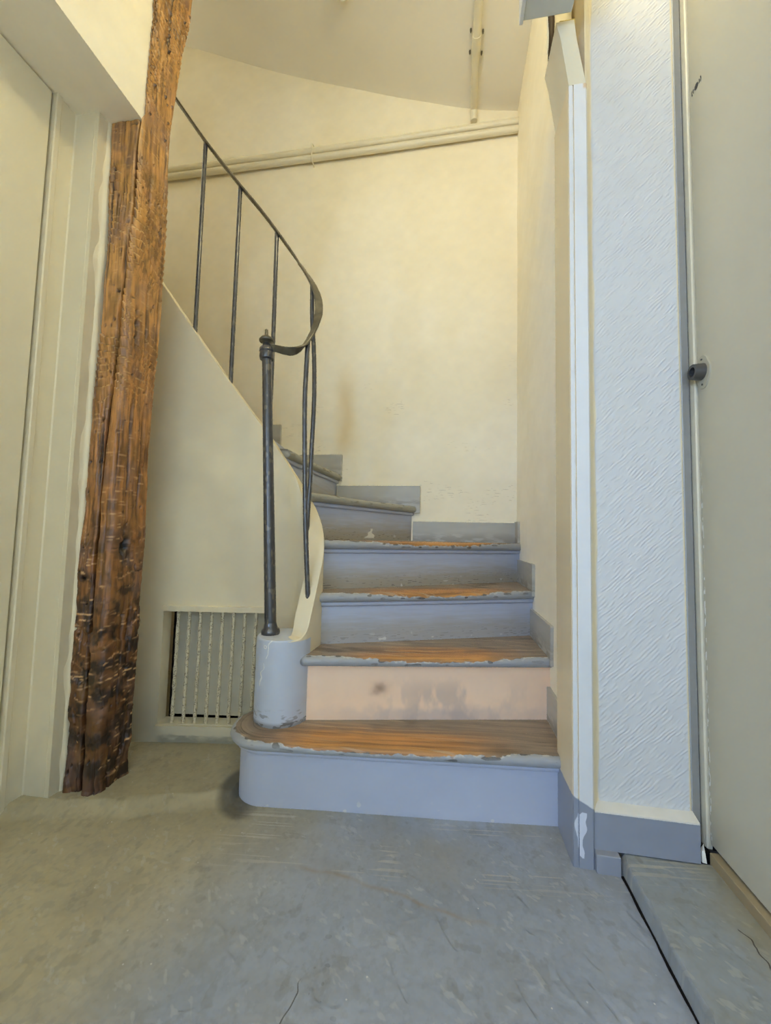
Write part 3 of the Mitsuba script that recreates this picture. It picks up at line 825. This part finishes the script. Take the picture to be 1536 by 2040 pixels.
# ------------------------------------------------------------------ vent grille in the wall under the stair
vg = thing('vent_grille', 'vertical rough bars over a rectangular opening low in the plaster wall under the stairs', 'grille')
def on_sp(x, off=0.0):
    """point of the wall's camera side at x, off towards the stair"""
    return np.array([x - 0.156 * off, 1.268 + 0.158 * (x + 1.095) + 0.988 * off])
for k in range(10):
    x = -0.962 + 0.0397 * k
    a, b = on_sp(x, 0.012), on_sp(x + 0.003, 0.012)
    zs = np.linspace(0.070, 0.492, 40)
    P = np.array([(*(a + (b - a) * t), z) for t, z in zip(np.linspace(0, 1, 40), zs)])
    P[:, :2] += 0.0016 * (np.stack([meshkit.fbm(np.c_[zs * 60, np.full(40, k * 3.1), zs * 0], 2, 3 + i) for i in range(2)], 1) - 0.5)
    rad = 0.0062 * (1 + 0.45 * (meshkit.fbm(np.c_[zs * 130, np.full(40, k * 5.7), zs * 0], 2, 9) - 0.5))
    obj('bar', tube(P, rad, 10), 'mat_rough_iron', vg, smooth=True)
p0, p1 = on_sp(-1.0, 0.075), on_sp(-0.58, 0.075)
obj('backing', loft([[(*on_sp(-0.984, 0.066), z), (*on_sp(-0.59, 0.055), z), (*on_sp(-0.59, 0.09), z), (*on_sp(-0.984, 0.09), z)] for z in (0.091, 0.50)]), 'mat_grille_back', vg, smooth=False, label='pale panel behind the bars')
obj('recess', loft([[(*on_sp(-1.02, 0.10), z), (*on_sp(-0.57, 0.10), z), (*on_sp(-0.57, 0.12), z), (*on_sp(-1.02, 0.12), z)] for z in (0.04, 0.54)]), 'mat_void', vg, smooth=False, label='dark recess')
def rough_bar(x0, x1, o0, o1, z0, z1, seed, amp=0.006):
    n = 60
    S = []
    for x in np.linspace(x0, x1, n):
        k = amp * (meshkit.fbm(np.array([[x * 40, i, seed] for i in range(4)]), 3, seed) - 0.5)
        S.append([(*on_sp(x, o0 + k[0]), z0 + k[1] * 0.6), (*on_sp(x, o0 + k[1]), z1 + k[2] * 0.6), (*on_sp(x, o1), z1 + k[3] * 0.8), (*on_sp(x, o1), z0)])
    return loft(S)
obj('sill', rough_bar(-1.012, -0.61, -0.010, 0.06, 0.052, 0.082, 1), 'mat_spandrel', vg, smooth=40, label='rough plaster sill under the bars')
obj('lip', rough_bar(-1.008, -0.61, -0.007, 0.05, 0.478, 0.497, 2, 0.005), 'mat_spandrel', vg, smooth=40, label='rough plaster lip over the bars')
obj('floor_gap', rough_bar(-0.955, -0.60, -0.007, 0.04, -0.01, 0.011, 7, 0.016), 'mat_void', vg, smooth=40, label='dark broken gap at the floor')

# ------------------------------------------------------------------ iron railing
rl = thing('stair_railing', 'dark iron stair railing with thin round bars, twisting flat handrail and stout newel bar', 'railing')
N0, N1 = np.array([-0.560, 1.205, 0.440]), np.array([-0.6145, 1.205, 1.352])
nw = obj('newel_bar', lathe([(0, 0.0145), (0.03, 0.0185), (0.2, 0.0182), (0.5, 0.0172), (0.8, 0.0162), (1.0, 0.0158)], N0, N1, 32), 'mat_iron', rl, smooth=True, label='stout round newel bar')
ax = (N1 - N0) / np.linalg.norm(N1 - N0)
obj('foot', lathe([(0, 0.026), (0.15, 0.029), (0.38, 0.0285), (0.55, 0.022), (0.8, 0.0195), (1.0, 0.0175)], N0 + ax * -0.002, N0 + ax * 0.042, 32), 'mat_iron', nw, smooth=40)
obj('collar', lathe([(0, 0.014), (0.03, 0.0225), (0.18, 0.0245), (0.36, 0.0235), (0.42, 0.0215), (0.5, 0.0245), (0.66, 0.0225), (0.85, 0.013), (1.0, 0.010)], N1 + ax * -0.004, N1 + ax * 0.056, 32), 'mat_iron', nw, smooth=40)
obj('finial', lathe([(0, 0.010), (0.08, 0.0125), (0.16, 0.0235), (0.26, 0.0245), (0.42, 0.018), (0.54, 0.008), (0.6, 0.006), (0.95, 0.005), (1.0, 0.002)], N1 + ax * 0.052, N1 + ax * 0.104, 32), 'mat_worn_iron', nw, smooth=40)
# handrail: flat bar that rises in a curve from the collar and follows the string
RP = np.array([(-0.605, 1.206, 1.3895), (-0.583, 1.204, 1.3855), (-0.548, 1.195, 1.372), (-0.522, 1.195, 1.3685), (-0.496, 1.205, 1.381), (-0.480, 1.224, 1.414), (-0.466, 1.252, 1.478), (-0.4625, 1.274, 1.542),
               (-0.475, 1.300, 1.610), (-0.499, 1.326, 1.668), (-0.530, 1.349, 1.725), (-0.560, 1.362, 1.772), (-0.598, 1.371, 1.829), (-0.681, 1.361, 1.944), (-0.751, 1.350, 2.034), (-0.827, 1.338, 2.124), (-0.969, 1.316, 2.304), (-1.097, 1.295, 2.483), (-1.35, 1.255, 2.83)])
pp = smooth_path(RP, 150)
t = np.gradient(pp, axis=0); t /= np.linalg.norm(t, axis=1, keepdims=True)
side = np.cross(t, [0, 0, 1.0]); side /= np.linalg.norm(side, axis=1, keepdims=True)
# near the collar the flat bar stands on edge, then turns flat
par = np.linspace(0, len(RP) - 1, 150)
ang = np.interp(par, [0, 1.0, 2.6, 3.6, 4.6, 18], [82, 78, 55, 20, 0, 0]) * math.pi / 180
upv = np.cross(side, t)
w = side * np.cos(ang)[:, None] + upv * np.sin(ang)[:, None]
h = np.cross(w, t)
HW, HT = 0.0140, 0.0042
prof = [(-1, -0.35), (-0.86, -1), (0.86, -1), (1, -0.35), (1, 0.5), (0.75, 1), (-0.75, 1), (-1, 0.5)]
ww = np.interp(par, [0, 1, 3, 18], [0.75, 0.8, 1.0, 1.0])
obj('handrail', loft([[p + w[i] * (a * HW * ww[i]) - h[i] * (b * HT) for a, b in prof] for i, p in enumerate(pp)]), 'mat_worn_iron', rl, smooth=40, label='flat twisting iron handrail')
BAR = 0.0078
def baluster(P, label=None):
    obj('baluster', tube(smooth_path(P, 40), BAR, 16), 'mat_iron', rl, smooth=True, label=label)
for x, y, z0, z1 in ((-0.970, 1.316, 1.47, 2.302), (-0.825, 1.338, 1.26, 2.122), (-0.672, 1.362, 1.05, 1.930)):
    baluster([(x, y, z0), (x, y, (z0 + z1) / 2), (x - 0.004 * (x > -0.7), y, z1)])
baluster([(-0.4525, 1.244, 0.545), (-0.4688, 1.240, 0.787), (-0.480, 1.236, 1.038), (-0.485, 1.233, 1.21), (-0.4835, 1.231, 1.313), (-0.480, 1.228, 1.415)], 'slightly bowed bar nearest the newel')
baluster([(-0.497, 1.330, 0.70), (-0.497, 1.334, 0.86), (-0.494, 1.335, 0.95), (-0.4925, 1.335, 1.08), (-0.490, 1.335, 1.26), (-0.497, 1.335, 1.43), (-0.508, 1.335, 1.55), (-0.514, 1.337, 1.688)], 'slightly bowed bar behind the first')

# ------------------------------------------------------------------ old timber post
tp = thing('timber_post', 'old rough hewn varnished brown timber post, darker at the foot, left of the stairs', 'post')
ZL = [0, .208, .578, .724, .994, 1.24, 1.461, 1.655, 1.903, 2.065]
XL = [-1.069, -1.070, -1.077, -1.072, -1.069, -1.063, -1.055, -1.058, -1.066, -1.075]
ZC = [0, .5, .7, .85, 1.0, 1.2, 1.33, 1.456, 1.58, 1.776, 1.94, 2.05, 2.07, 2.225, 2.361, 2.446, 3.1]
XC = [-1.020, -1.020, -1.020, -1.020, -1.017, -1.003, -.997, -.995, -.984, -.974, -.978, -.972, -.964, -.964, -.964, -.964, -.964]
ZD = [0, .094, .305, .855, 1.018, 1.218, 1.393, 1.673, 1.849, 1.987, 2.117, 2.284, 2.458, 2.589, 2.722, 3.2]
XD = [1.108, 1.110, 1.113, 1.117, 1.112, 1.116, 1.126, 1.126, 1.123, 1.117, 1.118, 1.134, 1.151, 1.175, 1.184, 1.22]


def timber(xl, xr, zs, y0, back, nf, ns, seed, roundr=0.010):
    V, C = [], []
    for z in zs:
        a, b = xl(z), xr(z)
        fx = np.linspace(a, b, nf)
        e = np.minimum(np.minimum(fx - a, b - fx) / roundr, 1)
        fy = y0 + roundr * (1 - np.sqrt(np.clip(1 - (1 - e) ** 2, 0, 1)))
        rs = np.linspace(y0 + roundr, back(z), ns)[1:]
        ring = np.vstack([np.c_[np.full(ns - 1, a), rs[::-1]], np.c_[fx, fy], np.c_[np.full(ns - 1, b), rs]])
        V.append(np.c_[ring, np.full(len(ring), z)])
    V = np.array(V)
    n, k = V.shape[:2]
    P = V.reshape(-1, 3)
    # outward direction in plan
    out = np.zeros_like(V)
    out[:, :ns - 1, 0] = -1; out[:, ns - 1 + nf:, 0] = 1; out[:, ns - 1:ns - 1 + nf, 1] = -1
    N = out.reshape(-1, 3)
    z = P[:, 2]
    q = P.copy()
    N_ = meshkit.noise
    B_ = meshkit.fbm
    lin = lambda *c: np.array(s(*c))
    clip = lambda x: np.clip(x, 0, 1)
    low = clip((1.15 - z) / 0.7)              # the battered foot
    high = clip((z - 0.9) / 0.5)              # the adzed upper part
    warp = 0.05 * (B_(q * [9, 9, 5], 3, seed + 20) - 0.5)
    # long splits and fibres
    groove = clip((B_(q * [85, 85, 2.0], 3, seed + 5) - 0.585) * 7) * clip((N_(q * [12, 12, 3], seed + 21) - 0.3) * 4)
    fib = B_(q * [170, 170, 6], 3, seed + 1) - 0.5
    # slanting adze cuts: terraces, each with a steep lower edge
    zone = clip((B_(q * [7, 7, 4], 3, seed + 3) - 0.40) * 7)
    ph = (z + 0.8 * q[:, 1] + 0.3 * q[:, 0] + warp) * 38 + 1.4 * N_(q * [26, 26, 9], seed + 2)
    saw = ph % 1.0
    cut = zone * (saw - 0.5) * high
    # ledges of the foot: blocks broken at different depths
    cell = np.stack([np.floor((q[:, 0] + q[:, 1]) * 34 + 1.5 * N_(q * [20, 20, 12], seed + 22)), np.floor((z + warp * 0.6) * 26 + 1.2 * N_(q * [30, 30, 8], seed + 23)), np.zeros(len(z))], 1)
    blk = N_(cell * 0.731 + 0.37, seed + 24)
    fz = ((z + warp * 0.6) * 26 + 1.2 * N_(q * [30, 30, 8], seed + 23)) % 1.0
    ledge = (blk - 0.5) * low * clip((B_(q * [13, 13, 9], 3, seed + 25) - 0.33) * 5)
    hole = clip((N_(q * [105, 105, 55], seed + 6) - 0.875) * 12)
    knot = np.exp(-(((P[:, 1] - 1.045) / 0.022) ** 2 + ((z - 0.715) / 0.045) ** 2)) + 0.8 * np.exp(-(((P[:, 1] - 1.035) / 0.008) ** 2 + ((z - 1.39) / 0.06) ** 2)) + 0.8 * np.exp(-(((P[:, 1] - 1.075) / 0.016) ** 2 + ((z - 2.62) / 0.08) ** 2))
    knot = clip(knot * (B_(q * [60, 60, 45], 3, seed + 8) * 2.6 - 0.4))
    big = B_(q * [15, 15, 6], 3, seed) - 0.5
    D = 0.011 * big + 0.0030 * fib + 0.0080 * cut + 0.017 * ledge - 0.008 * groove - 0.009 * hole - 0.018 * knot + 0.004 * (B_(q * [48, 48, 40], 3, seed + 26) - 0.5) * (0.4 + low)
    P = P + N * D[:, None]
    # colour: golden above, brown in the middle, nearly black brown at the foot; pale flecks where the adze tore the fibre
    def put(col, c, m):
        m = clip(m)[:, None]
        return col * (1 - m) + lin(*c) * m
    h = np.clip(z + 0.30 * (B_(q * [13, 13, 4], 3, seed + 10) - 0.5), 0, 2.6)
    col = np.stack([np.interp(h, [0.0, 0.30, 0.70, 1.1, 1.7, 2.5], [c[i] for c in (lin(58, 36, 18), lin(92, 58, 28), lin(154, 102, 52), lin(186, 128, 68), lin(194, 142, 76), lin(182, 134, 72))]) for i in range(3)], 1)
    col = put(col, (84, 50, 22), 0.62 * clip((B_(q * [120, 120, 8], 4, seed + 11) - 0.44) * 4))
    col = put(col, (60, 36, 16), 0.55 * clip((B_(q * [230, 230, 12], 3, seed + 33) - 0.50) * 6))
    col = put(col, (108, 78, 40), 0.60 * clip((B_(q * [40, 40, 10], 3, seed + 27) - 0.52) * 6))
    col = put(col, (192, 138, 84), 0.50 * clip((B_(q * [24, 24, 16], 4, seed + 12) - 0.52) * 5) * (0.25 + 0.75 * high))
    col = put(col, (30, 20, 13), 0.9 * clip((B_(q * [38, 38, 24], 4, seed + 13) - 0.49 + 0.10 * (low - 0.6)) * 7) * low)
    col = put(col, (120, 92, 82), 0.40 * clip((B_(q * [20, 20, 12], 3, seed + 28) - 0.56) * 6))
    col = put(col, (46, 28, 14), 0.85 * groove + 0.5 * clip((0.14 - saw) * 9) * zone * high)
    col = put(col, (20, 13, 9), hole + 1.2 * knot)
    dash = clip((N_(q * [55, 55, 210], seed + 14) - 0.74) * 8) * clip((N_(q * [16, 16, 12], seed + 29) - 0.45) * 5)
    col = put(col, (216, 172, 122), 0.9 * dash * (0.35 + 0.65 * low))
    col = put(col, (214, 178, 124), 0.75 * clip((saw - 0.84) * 9) * zone * high * clip((N_(q * [40, 40, 40], seed + 30) - 0.35) * 4))
    col = put(col, (206, 160, 112), 0.7 * clip((fz - 0.86) * 9) * low * clip((blk - 0.45) * 5) * clip((N_(q * [50, 50, 50], seed + 31) - 0.45) * 5))
    i, j = np.meshgrid(np.arange(n - 1), np.arange(k - 1), indexing='ij')
    a = (i * k + j).ravel()
    f = np.vstack([np.stack([a, a + 1, a + k + 1], 1), np.stack([a, a + k + 1, a + k], 1)])
    return trimesh.Trimesh(P, f, process=False), np.clip(col, 0, 1)


xl = lambda z: np.interp(z, ZL, XL)
xc = lambda z: np.interp(z, ZC, XC)
xr = lambda z: -0.9605 + 0 * z
back = lambda z: np.interp(z, ZD, XD)
mm, mc = timber(lambda z: xc(z) + 0.0015, xr, np.arange(-0.01, 3.02, 0.0042), 0.995, back, 30, 44, 20, 0.022)
obj('main_timber', mm, 'mat_timber', tp, smooth=True, color=mc, label='tall main timber')
mm, mc = timber(lambda z: xl(z), lambda z: xc(z) - 0.0015, np.arange(-0.01, 2.05, 0.0042), 1.000, lambda z: 1.09, 40, 14, 60, 0.008)
obj('side_timber', mm, 'mat_timber', tp, smooth=True, color=mc, label='narrow timber that ends under the lintel')

# ------------------------------------------------------------------ pipes
def hpipe(z):
    xs = np.linspace(0.335, -2.5, 60)
    P = np.c_[xs, np.full(60, 1.974), z + 0.004 * np.sin(xs * 2.2)]
    return tube(P, 0.0172, 24)
pa = thing('heating_pipe', 'upper of two cream painted pipes running along the back wall', 'pipe')
obj('pipe', hpipe(2.925), 'mat_pipe', pa, smooth=True)
pb = thing('heating_pipe', 'lower of two cream painted pipes running along the back wall', 'pipe')
obj('pipe', hpipe(2.884), 'mat_pipe', pb, smooth=True)
cl = thing('pipe_clip', 'thin cream clip holding the two wall pipes together', 'clip')
obj('strap', tube(smooth_path([(-0.782, 1.998, 2.955), (-0.782, 1.96, 2.952), (-0.782, 1.951, 2.93), (-0.782, 1.955, 2.905), (-0.782, 1.951, 2.88), (-0.782, 1.96, 2.855), (-0.782, 1.998, 2.85)], 30), 0.0035, 8), 'mat_pipe', cl, smooth=True)
zc_at = lambda x: float(np.interp(x, CX[::-1], CZ[::-1]))
cd = thing('ceiling_pipe', 'cream painted pipe running along the sloping soffit towards the camera', 'pipe')
zp = zc_at(0.098) - 0.024
obj('pipe', tube(smooth_path([(0.103, 1.985, zp - 0.055), (0.102, 1.975, zp - 0.018), (0.101, 1.95, zp), (0.096, 1.75, zp), (0.0965, 1.55, zp), (0.097, 1.34, zp)], 40), 0.0175, 20), 'mat_pipe', cd, smooth=True)
obj('coupling', tube([(0.0965, 1.715, zp), (0.0965, 1.70, zp), (0.0965, 1.66, zp)], 0.0205, 20), 'mat_pipe', cd, smooth=30)
for y in (1.745, 1.665):
    for dx in (-0.027, 0.027):
        obj('fixing', lathe([(0, 0.003), (0.5, 0.0045), (1, 0.005)], (0.0965 + dx, y, zc_at(0.0965 + dx) - 0.012), (0.0965 + dx, y + 1e-4, zc_at(0.0965 + dx) + 0.004), 10), 'mat_worn_iron', cd)

# ------------------------------------------------------------------ box, cables and bracket at the upper right
bx = thing('junction_box', 'white box fixed high on the wall above the slanting piece at the upper right', 'box')
obj('body', box(0.178, 0.302, 0.80, 1.005, 2.148, 2.42, 0.004), 'mat_box', bx)
obj('lid', box(0.169, 0.179, 0.795, 1.008, 2.142, 2.42, 0.002), 'mat_white', bx, label='white lid edge')
ca = thing('cable', 'dark brown cable coming down the stair wall under the white box', 'cable')
obj('cable', tube(smooth_path([(0.316, 1.24, 2.75), (0.318, 1.275, 2.56), (0.322, 1.285, 2.47), (0.324, 1.315, 2.42), (0.328, 1.335, 2.385), (0.336, 1.36, 2.33)], 40), np.linspace(0.0125, 0.004, 40), 12), 'mat_cable', ca, smooth=True)
cb = thing('cable_duct', 'narrow pale cable duct on the stair wall beside the dark cable', 'cable duct')
obj('duct', box(0.318, 0.334, 1.315, 1.335, 2.46, 2.8, 0.002), 'mat_white', cb)
br = thing('bracket', 'small brass bracket in the gap between the white box and the slanting piece', 'bracket')
obj('plate', box(0.285, 0.326, 1.055, 1.062, 2.167, 2.20, 0.001), 'mat_brass', br)
obj('hook', tube(smooth_path([(0.298, 1.06, 2.178), (0.303, 1.045, 2.168), (0.312, 1.04, 2.172), (0.318, 1.055, 2.186)], 20), 0.003, 10), 'mat_brass', br, smooth=True)
cf = thing('ceiling_fitting', 'small pale fitting on the soffit at the very top edge of the photo', 'fitting')
zf_ = zc_at(-0.48)
obj('disc', lathe([(0, 0.03), (0.3, 0.042), (0.9, 0.045), (1, 0.045)], (-0.512, 1.566, zf_ - 0.03), (-0.512, 1.5661, zf_ + 0.02), 32), 'mat_white', cf)
